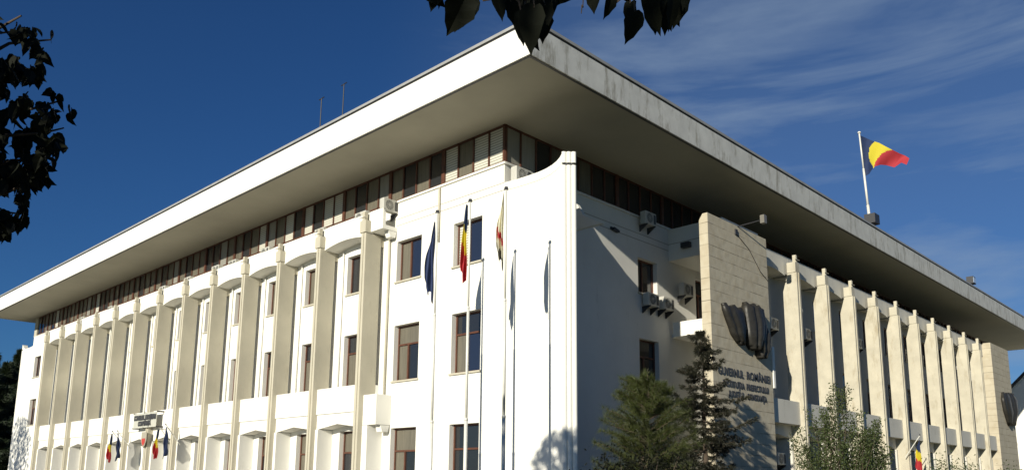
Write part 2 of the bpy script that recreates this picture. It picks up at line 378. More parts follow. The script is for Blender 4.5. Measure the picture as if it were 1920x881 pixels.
def infill(T, a, mt, ob, w=.33):
    """the band and parapet carry on behind each fin"""
    for pn, bx in (('band_infill', (.62, .76, 11.951, 12.868)), ('band_soffit', (.002, .618, 12.0, 12.19)), ('parapet_infill', (.002, ob - .003, 0, 5.565))):
        m = MB(T); m.box(a + .001, a + w - .001, *bx); m.build(pn, mt, B)
for i in range(13): fin(TL, F0 + SF * i, FIN); infill(TL, F0 + SF * i, WHITE, .18)
for i in range(12): bay(TL, F0 + FW + SF * i, F0 + SF * (i + 1), WHITE, WHITE)
m = MB(TL); m.box(6.34, 7.2, .62, .762, 12.0, 12.87); m.box(6.34, 7.2, .002, .618, 12.0, 12.17)
m.prism([(.02, 12.0), (.45, 12.0), (.33, 11.72), (.08, 11.72)], 6.36, 6.66, 'a')
m.build('band_end', WHITE, B)
m = MB(TL); m.box(48.70, 49.2, .62, .762, 12.0, 12.87); m.box(48.70, 49.2, .002, .618, 12.0, 12.17); m.build('band_end', WHITE, B)
m = MB(TL); m.box(6.33, 7.198, .002, .757, 3.88, 5.10); m.prism([(.03, 3.88), (.5, 3.88), (.40, 3.60), (.10, 3.60)], 6.35, 6.70, 'a')
m.build('end_balcony_box', WHITE, B, bevel=.012)
m = MB(TL); m.box(6.86, 7.2, .002, .757, 0, 3.87); m.build('end_pier', WHITE, B)

SR = 3.455; R0 = 17.2; FWR = .38
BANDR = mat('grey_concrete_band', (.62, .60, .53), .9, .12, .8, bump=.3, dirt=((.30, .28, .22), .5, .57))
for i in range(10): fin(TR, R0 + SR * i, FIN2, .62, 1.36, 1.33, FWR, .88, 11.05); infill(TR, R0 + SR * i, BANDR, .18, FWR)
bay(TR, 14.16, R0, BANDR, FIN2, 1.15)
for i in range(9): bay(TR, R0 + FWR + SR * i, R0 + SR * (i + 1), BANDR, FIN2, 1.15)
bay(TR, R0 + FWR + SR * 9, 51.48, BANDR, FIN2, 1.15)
hRR = []
for i in range(11): addw(hRR, R0 - 2.1 + SR * i, ROWS, 1.5)
mb = MB(TR); wall(mb, 14.15, 56.0, 0, 12.2, hRR); mb.build('finned_side_wall', mat('shade_darkened_render', (.42, .41, .37), .9, .12, .6, bump=.3), B, fix=False)  # wall render darkened, the shade behind the fins is in its colour
for k, h in enumerate(hRR): window(TR, h, style=rnd.choice((1, 4, 5)))
mb = MB(); mb.box(-.3, 2.45, 14.2, 56.0, 12.2, 12.3); mb.build('terrace_roof', TERR, B)

# ---- remaining outer walls
mb = MB(); mb.poly([(-55.2, .0, 0), (-55.2, 66.7, 0), (-55.2, 66.7, ZE), (-55.2, .0, ZE)]); mb.poly([(-55.2, 66.7, 0), (0, 66.7, 0), (0, 66.7, ZE), (-55.2, 66.7, ZE)])
mb.poly([(0, 56, 0), (0, 66.7, 0), (0, 66.7, ZS), (0, 56, ZS)]); mb.poly([(0, 56, 0), (1.84, 56, 0), (1.84, 56, 12.2), (0, 56, 12.2)])
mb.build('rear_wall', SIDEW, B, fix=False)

# ---- attic glazing: one window of four lights per bay
def attic(T, a0, n, near=False, first=False):
    wd = S / 4; f = MB(T)
    f.box(a0 - (.0 if first else .09), a0 + .10, -.10, .02, ZS + .09, ZE)
    for k in range(1, n): f.box(a0 + wd * k - .035, a0 + wd * k + .035, -.08, .0, ZS + .09, ZE)
    f.box(a0 + .1, a0 + wd * n - .091, -.09, .0, ZS + .09, ZS + .15); f.box(a0 + .1, a0 + wd * n - .091, -.09, .0, ZE - .07, ZE)
    wo = f.build('attic_window', WOOD, B)
    for k in range(n):
        p = MB(T); y = -.05 - .004 * (k % 2)
        if first and near: mi = [3, 3, 0, 3][k]
        elif not near and a0 > 3: mi = 1 if a0 > 6 or k > 1 else 0  # dark panes put the deep shade under the right eave into the glass colour
        else: mi = rnd.choice([0, 0, 4, 0, 1, 3 if near else 0] if k % 4 != 2 else [1, 1, 1, 0])
        p.poly([(a0 + wd * k, y, ZS + .09), (a0 + wd * (k + 1), y, ZS + .09), (a0 + wd * (k + 1), y, ZE), (a0 + wd * k, y, ZE)], mi)
        p.build('pane', [CURT, GLASS_D, GLASS_B, BLIND, CURT2], wo, fix=False)
for i in range(16): attic(TL, S * i, 4 if i < 15 else 3, True, i == 0)
mb = MB(TL); mb.box(54.55, 55.2, -.3, .03, ZS + .05, ZE); mb.build('attic_pier', FIN, B)
for i in range(19): attic(T0, .02 + S * i, 4, False, i == 0)

# ---- roof: slab, fascias, gutter strip and metal coping
XL, XR, YF, YB, ZT = -57.4, 4.143, -3.105, 69.9, 16.113
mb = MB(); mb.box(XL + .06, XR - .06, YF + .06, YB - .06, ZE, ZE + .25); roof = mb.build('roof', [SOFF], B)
mb = MB(); mb.box(XL + .08, XR - .08, YF + .08, YB - .08, ZE + .26, 15.9); mb.build('roof_deck', TERR, roof)
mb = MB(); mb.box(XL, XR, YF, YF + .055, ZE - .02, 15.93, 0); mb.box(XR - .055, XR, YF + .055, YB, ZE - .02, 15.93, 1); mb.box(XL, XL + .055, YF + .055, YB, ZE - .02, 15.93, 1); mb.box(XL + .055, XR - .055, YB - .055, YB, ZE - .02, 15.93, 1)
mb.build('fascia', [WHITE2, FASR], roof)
def ring(z0, z1, d, name, m):
    mb = MB(); e = d
    mb.box(XL - e, XR + e, YF - e, YF + .2, z0, z1); mb.box(XR - .2, XR + e, YF + .2, YB - .2, z0, z1); mb.box(XL - e, XL + .2, YF + .2, YB - .2, z0, z1); mb.box(XL - e, XR + e, YB - .2, YB + e, z0, z1)
    return mb.build(name, m, roof)
ring(15.931, 16.01, -.02, 'gutter_strip', DARK); ring(16.011, 16.113, .03, 'roof_coping', METAL)
mb = MB(); e = .09
mb.box(XL + .056, XR - .056, YF + .056, YF + .056 + e, ZE - .035, ZE - .002); mb.box(XR - .056 - e, XR - .056, YF + .15, YB - .1, ZE - .035, ZE - .002); mb.build('drip_edge', DARK, roof)

# ---- lettering on the pylon and the entrance sign
def text_mesh(name, s, size, m, parent, M, depth=.03, sx=1.0, bold=.0):
    c = bpy.data.curves.new(name, 'FONT'); c.body = s; c.size = size; c.extrude = depth; c.align_x = 'CENTER'; c.align_y = 'CENTER'; c.offset = bold
    t = bpy.data.objects.new('tmp', c); col.objects.link(t)
    bpy.context.view_layer.update()
    me = bpy.data.meshes.new_from_object(t.evaluated_get(bpy.context.evaluated_depsgraph_get())); bpy.data.objects.remove(t)
    me.transform(Matrix.Diagonal((sx, 1, 1, 1))); me.transform(M); me.materials.clear(); me.materials.append(m); me.name = name
    o = bpy.data.objects.new(name, me); col.objects.link(o); o.parent = parent; return o
def fit_text(name, s, width, height, m, parent, M, depth=.03, bold=.0):
    size = height / .72
    c = bpy.data.curves.new('x', 'FONT'); c.body = s; c.size = size; t = bpy.data.objects.new('tmp', c); col.objects.link(t); bpy.context.view_layer.update()
    wd = t.dimensions.x; bpy.data.objects.remove(t)
    return text_mesh(name, s, size, m, parent, M, depth, width / wd, bold)
RX = Matrix(((0, 0, 1, 0), (1, 0, 0, 0), (0, 1, 0, 0), (0, 0, 0, 1)))       # text facing +X
RL = Matrix(((1, 0, 0, 0), (0, 0, -1, 0), (0, 1, 0, 0), (0, 0, 0, 1)))      # text facing -Y
LET = mat('dark_letters', (.05, .05, .052), .5)
for s, y0, y1, z0, z1 in (('GUVERNUL  ROM\u00c2NIEI', 9.3, 13.8, 6.10, 6.43), ('INSTITU\u021aIA  PREFECTULUI', 9.65, 13.6, 5.64, 5.90), ('JUDE\u021aUL  CONSTAN\u021aA', 10.1, 13.4, 5.24, 5.49)):
    wds = s.split(); tot = sum(map(len, wds)) + 1.2; yy = y0
    for wd_ in wds:
        ww = (y1 - y0) * len(wd_) / tot
        fit_text('lettering', wd_, ww, z1 - z0, LET, B, Matrix.Translation((3.218, yy + ww / 2, (z0 + z1) / 2)) @ RX, .012, .008); yy += ww + (y1 - y0) * 1.2 / tot
sg = empty('entrance_sign', (-27.95, -1.13, 5.0)); tag(sg, 'clear plate with two lines of dark lettering fixed across the fins over the entrance', 'sign')
def loc_to(o, base):   # geometry written in world space, moved under its base
    o.data.transform(Matrix.Translation(-Vector(base))); return o
mb = MB(); mb.box(-29.55, -26.35, -1.15, -1.13, 4.60, 5.45); mb.T = lambda p: p
mb2 = mb.build('plate', mat('sign_plate', (.55, .54, .46), .3, .1, 2), sg); loc_to(mb2, sg.location)
for s, wd, h, z in (('CONSILIUL JUDE\u021aEAN', 3.05, .26, 5.17), ('CONSTAN\u021aA', 1.75, .24, 4.83)):
    o = fit_text('lettering', s, wd, h, LET, sg, Matrix.Translation((-27.95, -1.165, z)) @ RL, .01, .03); loc_to(o, sg.location)
mb = MB()
for x in (-29.6, -28.1, -26.3):
    for z in (4.6, 5.45): mb.tube((x, -1.16, z), (x, -.7, z), .04)
loc_to(mb.build('bracket', DARK, sg), sg.location)
cst = empty('coat_of_arms', (-27.9, -1.12, 4.0)); tag(cst, 'small shield plaque in grey and red hanging under the entrance sign', 'plaque')
mb = MB(TL); sh = [(27.55, 4.35), (28.25, 4.35), (28.25, 3.85), (28.1, 3.6), (27.9, 3.45), (27.7, 3.6), (27.55, 3.85)]; mb.prism(sh, 1.10, 1.14)
loc_to(mb.build('shield', mat('shield_grey', (.36, .33, .26), .6), cst), cst.location)
mb = MB(TL); mb.prism([(27.65, 3.98), (28.15, 3.98), (28.1, 3.72), (27.9, 3.55), (27.7, 3.72)], 1.14, 1.155); loc_to(mb.build('red_field', mat('shield_red', (.45, .05, .04), .6), cst), cst.location)

# ---- bronze drapery sculptures
def drape(label, spec, x, name='wall_sculpture', mt=BRONZE):
    """spec: list of pieces, each a list of (z, y0, y1, depth) rows from top to bottom"""
    e = empty(name, (x, spec[0][0][1], spec[0][0][0])); tag(e, label, 'sculpture')
    for pi_, rows in enumerate(spec):
        nc = 22; v = []; f = []; rr = []
        for k in range(len(rows) - 1):
            for s_ in range(4):
                t = s_ / 4; rr.append([rows[k][j] * (1 - t) + rows[k + 1][j] * t for j in range(4)])
        rr.append(list(rows[-1])); nr = len(rr)
        for side in (0, 1):
            for r_i, (z, y0, y1, d) in enumerate(rr):
                for c_ in range(nc + 1):
                    u_ = c_ / nc
                    fold = [.62 + .38 * math.sin(math.pi * u_) - .32 * max(0, 1 - abs(u_ - .22) * 9) - .12 * max(0, 1 - abs(u_ - .7) * 8), .70 + .30 * math.sin(math.pi * u_ * .9) - .35 * max(0, 1 - abs(u_ - .34) * 10) - .15 * max(0, 1 - abs(u_ - .72) * 9), .8 + .2 * math.sin(9 * u_)][pi_ % 3]
                    dd = .05 + d * (.25 + .75 * fold) * (math.sin(math.pi * min(max(u_, .02), .98)) ** .15)
                    jag = .07 * math.sin(u_ * 17 + pi_) * (1 if r_i in (0, nr - 1) else 0)
                    v.append((x + (dd if side == 0 else .012) - e.location.x, y0 + (y1 - y0) * u_ + .02 * math.sin(r_i * .9) - e.location.y, z + jag - e.location.z))
        n1 = nc + 1; off = nr * n1
        for r_i in range(nr - 1):
            for c_ in range(nc):
                a = r_i * n1 + c_; f.append((a, a + 1, a + n1 + 1, a + n1)); f.append((off + a, off + a + n1, off + a + n1 + 1, off + a + 1))
            for c_, s_ in ((0, 0), (nc, 1)):
                a = r_i * n1 + c_; f.append((a, a + n1, off + a + n1, off + a))
        for c_ in range(nc):
            for r_i in (0, nr - 1):
                a = r_i * n1 + c_; f.append((a, a + 1, off + a + 1, off + a))
        me = bpy.data.meshes.new('drapery'); me.from_pydata(v, [], f); me.materials.append(mt)
        bm = bmesh.new(); bm.from_mesh(me); bmesh.ops.recalc_face_normals(bm, faces=bm.faces); bm.to_mesh(me); bm.free()
        me.polygons.foreach_set('use_smooth', [True] * len(me.polygons))
        o = bpy.data.objects.new('drapery', me); col.objects.link(o); o.parent = e
drape('dark bronze relief of hanging folded drapery on the near stone pylon', [
    [(9.10, 9.72, 11.42, .18), (8.9, 9.80, 11.44, .30), (8.3, 10.15, 11.46, .36), (7.9, 10.45, 11.40, .34), (7.60, 10.85, 11.35, .26)],
    [(9.42, 11.56, 12.95, .25), (9.3, 11.50, 13.05, .42), (8.6, 11.52, 13.12, .50), (8.0, 11.58, 12.95, .52), (7.50, 11.75, 12.6, .42)],
    [(8.6, 12.5, 13.3, .30), (8.1, 12.3, 13.4, .48), (7.5, 12.5, 13.25, .45), (7.2, 12.6, 13.1, .35)]], 3.2)
drape('small dark bronze relief on the far stone pylon at the right end', [
    [(9.1, 53.3, 55.0, .2), (8.6, 53.0, 55.1, .35), (7.6, 53.3, 55.3, .4), (6.6, 54.2, 54.9, .25)],
    [(9.2, 55.0, 56.5, .2), (8.7, 55.0, 57.0, .35), (7.8, 55.1, 56.8, .4), (6.7, 55.3, 56.0, .25)]], 3.2)

# ------------------------------------------------------------------ air conditioners
def make_ac():
    e = empty('air_conditioner')
    b = MB(); b.box(-.42, .42, .0, .30, 0, .58); b.build('casing', ACW, e, bevel=.03)
    g_ = MB(); c = (-.10, .29)
    ring_o, ring_i = .245, .225
    for k in range(24):
        t0, t1 = 2 * math.pi * k / 24, 2 * math.pi * (k + 1) / 24
        g_.poly([(c[0] + math.cos(t0) * ring_i, -.004, c[1] + math.sin(t0) * ring_i), (c[0] + math.cos(t1) * ring_i, -.004, c[1] + math.sin(t1) * ring_i), (c[0], -.004, c[1])])
    g_.box(.20, .36, -.006, -.002, .08, .50)
    g_.build('fan_opening', ACG, e, fix=False)
    g_ = MB()
    for rr in (.08, .14, .20, .24):
        for k in range(24):
            t0, t1 = 2 * math.pi * k / 24, 2 * math.pi * (k + 1) / 24
            g_.tube((c[0] + math.cos(t0) * rr, -.02, c[1] + math.sin(t0) * rr), (c[0] + math.cos(t1) * rr, -.02, c[1] + math.sin(t1) * rr), .006, n=4)
    for k in range(6): t = math.pi * k / 6; g_.tube((c[0] - math.cos(t) * .24, -.02, c[1] - math.sin(t) * .24), (c[0] + math.cos(t) * .24, -.02, c[1] + math.sin(t) * .24), .006, n=4)
    g_.build('fan_guard', ACW, e)
    for x in (-.3, .3):
        k_ = MB(); k_.box(x - .02, x + .02, -.02, .42, -.05, 0.0); k_.prism([(.42, -.05), (.42, -.3), (.38, -.3), (.0, -.05)], x - .015, x + .015, 'a')
        k_.build('bracket', DARK, e)
    return e
ac0 = make_ac(); first = [True]
def ac(x, y, z, rz, label, s=1.0):
    o = ac0 if first[0] else copy_tree(ac0); first[0] = False
    o.location = (x, y, z); o.rotation_euler = (0, 0, R(rz)); o.scale = (s, s, s)
    tag(o, label, 'air conditioner', 'air conditioner units on the walls'); return o
# local front faces -Y ; rz 90 -> faces +X
ac(.42, .62, 12.60, 90, 'white air conditioner on the ledge at the corner beneath the attic glazing')
ac(-6.34, -.36, 12.80, 90, 'air conditioner sitting in the open end of the arched band over the nearest fin', .95)
ac(.50, 8.75, 12.92, 90, 'air conditioner high on the shaded side wall just below the roof overhang')
ac(.42, 8.95, 9.28, 90, 'left one of two air conditioners side by side under the upper side window')
ac(.42, 10.15, 9.30, 90, 'right one of two air conditioners side by side under the upper side window')
ac(.46, 11.75, 10.22, 90, 'air conditioner inside the open loggia left of the stone pylon')
ac(2.26, 17.75 - 1.2, 9.1, 90, 'air conditioner on the wall between the stone pylon and the first fin')
ac(2.26, 20.0 + .4, 9.1, 90, 'dark-looking air conditioner between the first and second fins of the right front')
ac(2.26, 27.3, 9.5, 90, 'air conditioner between the third and fourth fins of the right front')
ac(2.26, 16.6, 2.6, 90, 'low air conditioner under the balcony box beside the stone pylon')

q = random.Random(77)
for i in (0, 1, 2, 3, 4, 5, 6, 8, 10):
    o = copy_tree(ac0); sc_ = q.uniform(.85, 1.0); o.scale = (sc_, sc_, sc_); o.location = (-(F0 + SF * i + q.choice((.9, 1.1, 2.4))), -.56, 12.62 + q.uniform(0, .08)); o.rotation_euler = (0, 0, 0)
    tag(o, 'white air conditioner half hidden in the gutter behind the arched band below the attic windows', 'air conditioner', 'air conditioners half hidden in the gutter')
# ------------------------------------------------------------------ small roof and wall fittings
def fitting(name, label, cat, loc, parts):
    e = empty(name, loc); tag(e, label, cat)
    for pn, m, fn in parts:
        mb = MB(); fn(mb); mb.build(pn, m, e)
    return e
def fl(mb): mb.box(-.22, .22, -.02, .22, .12, .50)
def fs(mb): mb.box(-.04, .04, .05, .12, -.12, .12)
fitting('floodlight', 'dark floodlight on the roof edge beside the flagpole', 'floodlight', (3.9, 25.9, 16.23), [('lamp_head', DARK, lambda m: m.box(-.3, .3, -.35, .35, .1, .65)), ('bracket', DARK, lambda m: m.box(-.05, .05, -.05, .05, -.12, .1))])
fitting('floodlight', 'small floodlight alone on the right roof edge near the far end', 'floodlight', (3.9, 44.9, 16.23), [('lamp_head', DARK, lambda m: m.box(-.2, .25, -.35, .35, .1, .62)), ('lens', mat('lamp_lens', (.4, .5, .65), .2), lambda m: m.box(.251, .27, -.28, .28, .16, .55)), ('bracket', DARK, lambda m: m.box(-.04, .04, -.04, .04, -.12, .1))])
fitting('security_light', 'small dark lamp on the shaded side wall above the upper window', 'wall lamp', (.001, 6.45, 12.36), [('lamp_head', DARK, lambda m: m.prism([(.05, .0), (.42, -.08), (.42, -.16), (.05, -.12)], -.17, .17, 'a') or None), ('bracket', DARK, lambda m: m.box(0, .06, -.05, .05, -.1, .02))])
fitting('security_light', 'small dark lamp on the block above the loggia', 'wall lamp', (1.06, 10.83, 12.30), [('lamp_head', DARK, lambda m: m.box(-.22, .22, -.30, -.08, -.12, .12)), ('bracket', METAL, lambda m: m.box(-.05, .05, -.08, -.001, -.06, .06))])
fitting('arm_lamp', 'floodlight on a long thin arm standing out from the top of the near pylon', 'floodlight', (3.0, 11.3, 12.92), [('arm', DARK, lambda m: m.tube((0, 0, -.1), (1.0, 1.0, .32), .025)), ('lamp_head', mat('lamp_grey', (.16, .15, .13), .4), lambda m: m.box(.92, 1.12, .9, 1.15, .15, .52)), ('base', DARK, lambda m: m.box(.12, .25, -.1, .1, -.45, -.2))])
cb = MB(); pts = [Vector((3.22, 11.25, 12.55)), Vector((3.225, 12.4, 12.05)), Vector((3.225, 13.4, 11.2)), Vector((3.22, 14.1, 10.9))]
for a_, b_ in zip(pts, pts[1:]): cb.tube(a_, b_, .014, n=5)
tag(cb.build('cable', DARK), 'thin dark cable sagging across the upper right of the near stone pylon', 'cable')
mb = MB(); mb.box(3.10, 3.24, 14.16, 14.36, 5.95, 7.85); tag(mb.build('conduit_box', WHITE, bevel=.02), 'narrow white upright box fixed on the far edge of the near pylon', 'box')
def antenna(x, y, z0, h, label):
    e = empty('antenna', (x, y, z0)); tag(e, label, 'antenna')
    m = MB(); m.tube((0, 0, 0), (0, 0, h), .035, .03, n=6); m.build('mast', DARK, e)
    m = MB(); m.tube((-.25, 0, h), (.25, 0, h + .02), .03, n=5); m.build('crossbar', DARK, e)
antenna(-17.7, 3, 15.9, 7.1, 'left and shorter-looking of two thin antenna masts above the left roof edge')
antenna(-15.5, 3, 15.9, 7.2, 'right and higher of two thin antenna masts above the left roof edge')

# ------------------------------------------------------------------ flagpoles and limp flags
CB = mat('flag_blue', (.015, .035, .11), .8, .3, 5, trans=.25); CY = mat('flag_yellow', (.60, .50, .03), .8, trans=.2); CR = mat('flag_red', (.42, .03, .04), .8, trans=.2)
CEU = mat('flag_navy', (.03, .05, .14), .8, .3, 5, trans=.2); CW = mat('flag_white', (.66, .64, .56), .8, .1, 4, trans=.25); CSTAR = mat('flag_gold', (.7, .55, .2), .8)
CSH = mat('flag_olive', (.10, .09, .06), .8)
def pole(loc, h, label, r=.06, lean=(0, 0), group=None, finial=True):
    e = empty('flagpole', loc); tag(e, label, 'flagpole', group)
    m = MB(); n = 3
    for k in range(n):
        z0, z1 = h * k / n, h * (k + 1) / n; rr = r * (1 - .22 * k)
        m.tube((lean[0] * z0, lean[1] * z0, z0), (lean[0] * z1, lean[1] * z1, z1), rr, rr * .96, n=12)
        if k: m.tube((lean[0] * (z0 - .04), lean[1] * (z0 - .04), z0 - .04), (lean[0] * (z0 + .04), lean[1] * (z0 + .04), z0 + .04), rr * 1.35, n=12)
    m.build('pole', POLEM, e, smooth=True)
    if finial:
        m = MB(); m.tube((lean[0] * h, lean[1] * h, h), (lean[0] * h, lean[1] * h, h + .09), r * 1.25, r * .9, n=10); m.build('finial', DARK if finial == 1 else POLEM, e)
    return e
def limp(loc, ztop, ln, wd, bands, label, seed=0, dirx=-1, tilt=0, group=None):
    """cloth hanging in folds from the pole at loc; bands: [(v0, v1, material index)] from top"""
    mats = [CB, CY, CR, CEU, CW, CSTAR, CSH]; q = random.Random(seed)
    nr, nc = 42, 18; v = []; f = []; mi = []
    ph = q.random() * 6
    for i in range(nr + 1):
        t = i / nr
        env = min(1, t * 1.25 + .10) * (1 if t < .86 else 1 - (t - .86) * 1.5)
        for j in range(nc + 1):
            s_ = j / nc
            xx = dirx * (.02 + s_ * wd * min(env, .45 + .55 * t)) + .03 * math.sin(t * 6 + ph) * s_
            yy = .10 * math.sin(s_ * 13 + t * 2.0 + ph) * env + .05 * math.sin(t * 9 + s_ * 5)
            # the free corner hangs lowest, in steps
            zz = -t * ln * (1 - .16 * s_ + .05 * math.sin(s_ * 9 + ph)) - (1 - env) * .0
            v.append((xx, yy, zz))
    for i in range(nr):
        for j in range(nc):
            a = i * (nc + 1) + j; f.append((a, a + 1, a + nc + 2, a + nc + 1))
            t = (i + .5) / nr + .10 * ((j + .5) / nc - .5) + .02 * math.sin(j * 1.7)
            m_ = bands[-1][2]
            for b0, b1, k in bands:
                if b0 <= t < b1: m_ = k; break
            mi.append(m_)
    me = bpy.data.meshes.new('flag'); me.from_pydata(v, [], f)
    for m in mats: me.materials.append(m)
    me.polygons.foreach_set('material_index', mi); me.polygons.foreach_set('use_smooth', [True] * len(f))
    o = bpy.data.objects.new('flag', me); col.objects.link(o); o.location = (loc[0], loc[1], ztop); o.rotation_euler = (0, R(tilt), R(q.uniform(15, 35)))
    tag(o, label, 'flag', group); return o
PX = (-.34, 1.31, 2.97)
for x, nm in zip(PX, ('blue flag', 'blue, yellow and red flag', 'white and red flag')):
    pole((x, -2.91, 0), 10.72, 'tall white flagpole before the left front carrying the limp ' + nm, group='three flagpoles before the left front')
limp((-.38, -2.95), 10.40, 2.75, .36, [(-1, 2, 3)], 'limp dark blue flag on the leftmost of the three tall poles', 3)
limp((1.27, -2.95), 10.62, 2.75, .25, [(-1, .34, 0), (.34, .62, 1), (.62, 2, 2)], 'limp blue, yellow and red flag on the middle tall pole', 5)
limp((2.93, -2.95), 10.62, 2.45, .24, [(-1, .58, 4), (.58, .68, 2), (.68, .84, 4), (.84, 2, 6)], 'limp off-white flag with red patch on the rightmost tall pole', 8)
# small flags at the entrance between the fins
for x, z, b, lb in ((-31.55, 4.35, [(-1, .35, 0), (.35, .6, 1), (.6, 2, 2)], 'small tricolour flag, left one of the pair left of the entrance sign'),
                    (-30.75, 4.35, [(-1, 2, 3)], 'small navy flag, right one of the pair left of the entrance sign'),
                    (-24.85, 4.35, [(-1, .3, 0), (.3, .6, 1), (.6, 2, 2)], 'small tricolour flag, left one of the pair right of the entrance sign'),
                    (-24.05, 4.45, [(-1, 2, 3)], 'small navy flag, right one of the pair right of the entrance sign')):
    limp((x, -1.55), z, 1.65, .28, b, lb, int(z * 7 + x), 1 if 'right one' in lb else -1)
    e = empty('flag_staff', (x, -1.55, z)); tag(e, 'slanting staff carrying the ' + lb.split(',')[0].replace('small ', '') + ' ' + lb.split(', ')[1], 'flag staff')
    m = MB(); m.tube((0, 0, .12), (0, .85, -.9), .025, n=6); m.build('staff', POLEM, e); m = MB(); m.tube((0, 0, .12), (0, -.05, .2), .04, .01, n=6); m.build('finial', DARK, e)
limp((4.0, 30.7), 4.35, 2.1, .42, [(-1, .35, 0), (.35, .6, 1), (.6, 2, 2)], 'small tricolour flag hanging before the right front behind the round bush', 12)
e = empty('flag_staff', (4.0, 30.7, 4.35)); tag(e, 'thin staff holding the small tricolour flag before the right front', 'flag staff')
m = MB(); m.tube((0, 0, .25), (-.9, 0, -1.0), .025, n=6); m.build('staff', POLEM, e)
m = MB(); m.tube((0, 0, .25), (0, 0, .36), .05, .01, n=6); m.build('finial', DARK, e)

# roof flag: pole on the roof, cloth flying
pb = Vector((3.0, 28.25, 15.9)); pt = at(1611, 252, (at(1611, 252, 1) - CAM).length and 1)
ty = 27.95; d_ = (at(1611, 250, 1) - CAM); pt = CAM + d_ * ((ty - CAM.y) / d_.y)
hgt = pt.z - pb.z; lean = ((pt.x - pb.x) / hgt, (pt.y - pb.y) / hgt)
pole(pb, hgt, 'white flagpole standing on the roof with the flying tricolour', .085, lean, finial=2)
def onp(px, py, y):
    d_ = (at(px, py, 1) - CAM); return CAM + d_ * ((y - CAM.y) / d_.y)
def interp(pts, t):
    n = len(pts) - 1; i = min(int(t * n), n - 1); u_ = t * n - i; return pts[i][0] * (1 - u_) + pts[i + 1][0] * u_, pts[i][1] * (1 - u_) + pts[i + 1][1] * u_
topc = [(1613, 254), (1624, 259), (1635, 264), (1648, 268), (1661, 275), (1675, 282), (1687, 288), (1697, 292), (1705, 297)]
botc = [(1623, 330), (1630, 326), (1635, 318), (1641, 312), (1651, 309), (1662, 310), (1677, 314), (1690, 305), (1700, 309)]
v = []; f = []; mi = []; nu, nv = 48, 20
for i in range(nu + 1):
    u_ = i / nu; a_ = interp(topc, u_); b_ = interp(botc, u_)
    for j in range(nv + 1):
        q_ = j / nv; bow = 3.0 * math.sin(math.pi * q_) * (1 - u_)
        p = onp(a_[0] * (1 - q_) + b_[0] * q_ - bow * .3, a_[1] * (1 - q_) + b_[1] * q_, 27.95 + .20 * math.sin(u_ * 9 + q_ * 1.5) + u_ * .9)
        v.append(tuple(p - pt))
for i in range(nu):
    for j in range(nv):
        a = i * (nv + 1) + j; f.append((a, a + 1, a + nv + 2, a + nv + 1)); u_ = (i + .5) / nu; q_ = (j + .5) / nv
        b1 = .30 - .13 * math.sin(math.pi * min(q_ * 1.05, 1)); b2 = .62 - .30 * q_ ** .8
        mi.append(0 if u_ < b1 else 1 if u_ < max(b2, b1 + .03) else 2)
me = bpy.data.meshes.new('flag'); me.from_pydata(v, [], f)
for m in (CB, CY, CR): me.materials.append(m)
me.polygons.foreach_set('material_index', mi); me.polygons.foreach_set('use_smooth', [True] * len(f))
o = bpy.data.objects.new('flag', me); col.objects.link(o); o.location = pt; tag(o, 'blue, yellow and red flag flying from the pole on the roof', 'flag')

# ------------------------------------------------------------------ neighbouring house at the far right
H = empty('house', (0, 75, 0)); tag(H, 'white gabled house with dark roof past the right end of the building', 'house')
def gable(mb, x0, x1, y0, y1, ze, zr):
    mb.prism([(x0, 0), (x1, 0), (x1, ze), ((x0 + x1) / 2, zr), (x0, ze)], y0, y1, 'o')
hw = MB(lambda p: (p[0], p[1], p[2])); gable(hw, -1.5, 9.5, 0, 16, 11.0, 16.4)
hwall = hw.build('wall', mat('house_white', (.78, .77, .72), .85, .06, .8), H)
hr = MB()
for s_ in (-1, 1):
    cx = 4.0; hr.prism([(cx, 16.45), (cx + s_ * 6.0, 10.55), (cx + s_ * 6.0, 10.80), (cx, 16.75)], -.35, 16.3, 'o')
hr.build('roof', mat('dark_tiles', (.05, .05, .055), .7, .3, 6), H)
hh = MB(); hh.box(-16, -1.51, 4, 14, 0, 12.6); hh.build('side_wing', mat('house_grey', (.16, .17, .20), .8), H)
hh = MB(); hh.box(3.2, 4.6, -.05, .02, 7, 8.6); hh.build('window', GLASS_D, H)
fitting('street_lamp', 'dark lamp on a bracket before the white gabled house', 'lamp', (.9, 66, 0), [('post', METAL, lambda m: m.tube((0, 0, 0), (0, 0, 9.0), .07)), ('arm', DARK, lambda m: m.tube((0, 0, 9.0), (-1.5, -.4, 9.6), .04)), ('lamp_head', DARK, lambda m: m.box(-.25, .5, -.2, .2, 8.8, 9.1))])

# ------------------------------------------------------------------ trees
BARK = mat('bark', (.09, .065, .045), .9, .4, 6, bump=.6, bscale=12)
def leafmat(name, c, tr=.25): return mat(name, c, .55, .45, 3.0, trans=tr)
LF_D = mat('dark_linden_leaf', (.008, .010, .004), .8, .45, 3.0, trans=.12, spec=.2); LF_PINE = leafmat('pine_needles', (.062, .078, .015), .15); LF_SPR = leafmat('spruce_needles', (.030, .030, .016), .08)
LF_SH = leafmat('shrub_leaf', (.075, .100, .030), .25); LF_BUSH = leafmat('bush_leaf', (.060, .090, .022), .2); LF_CON = leafmat('dark_conifer', (.035, .055, .025), .1)

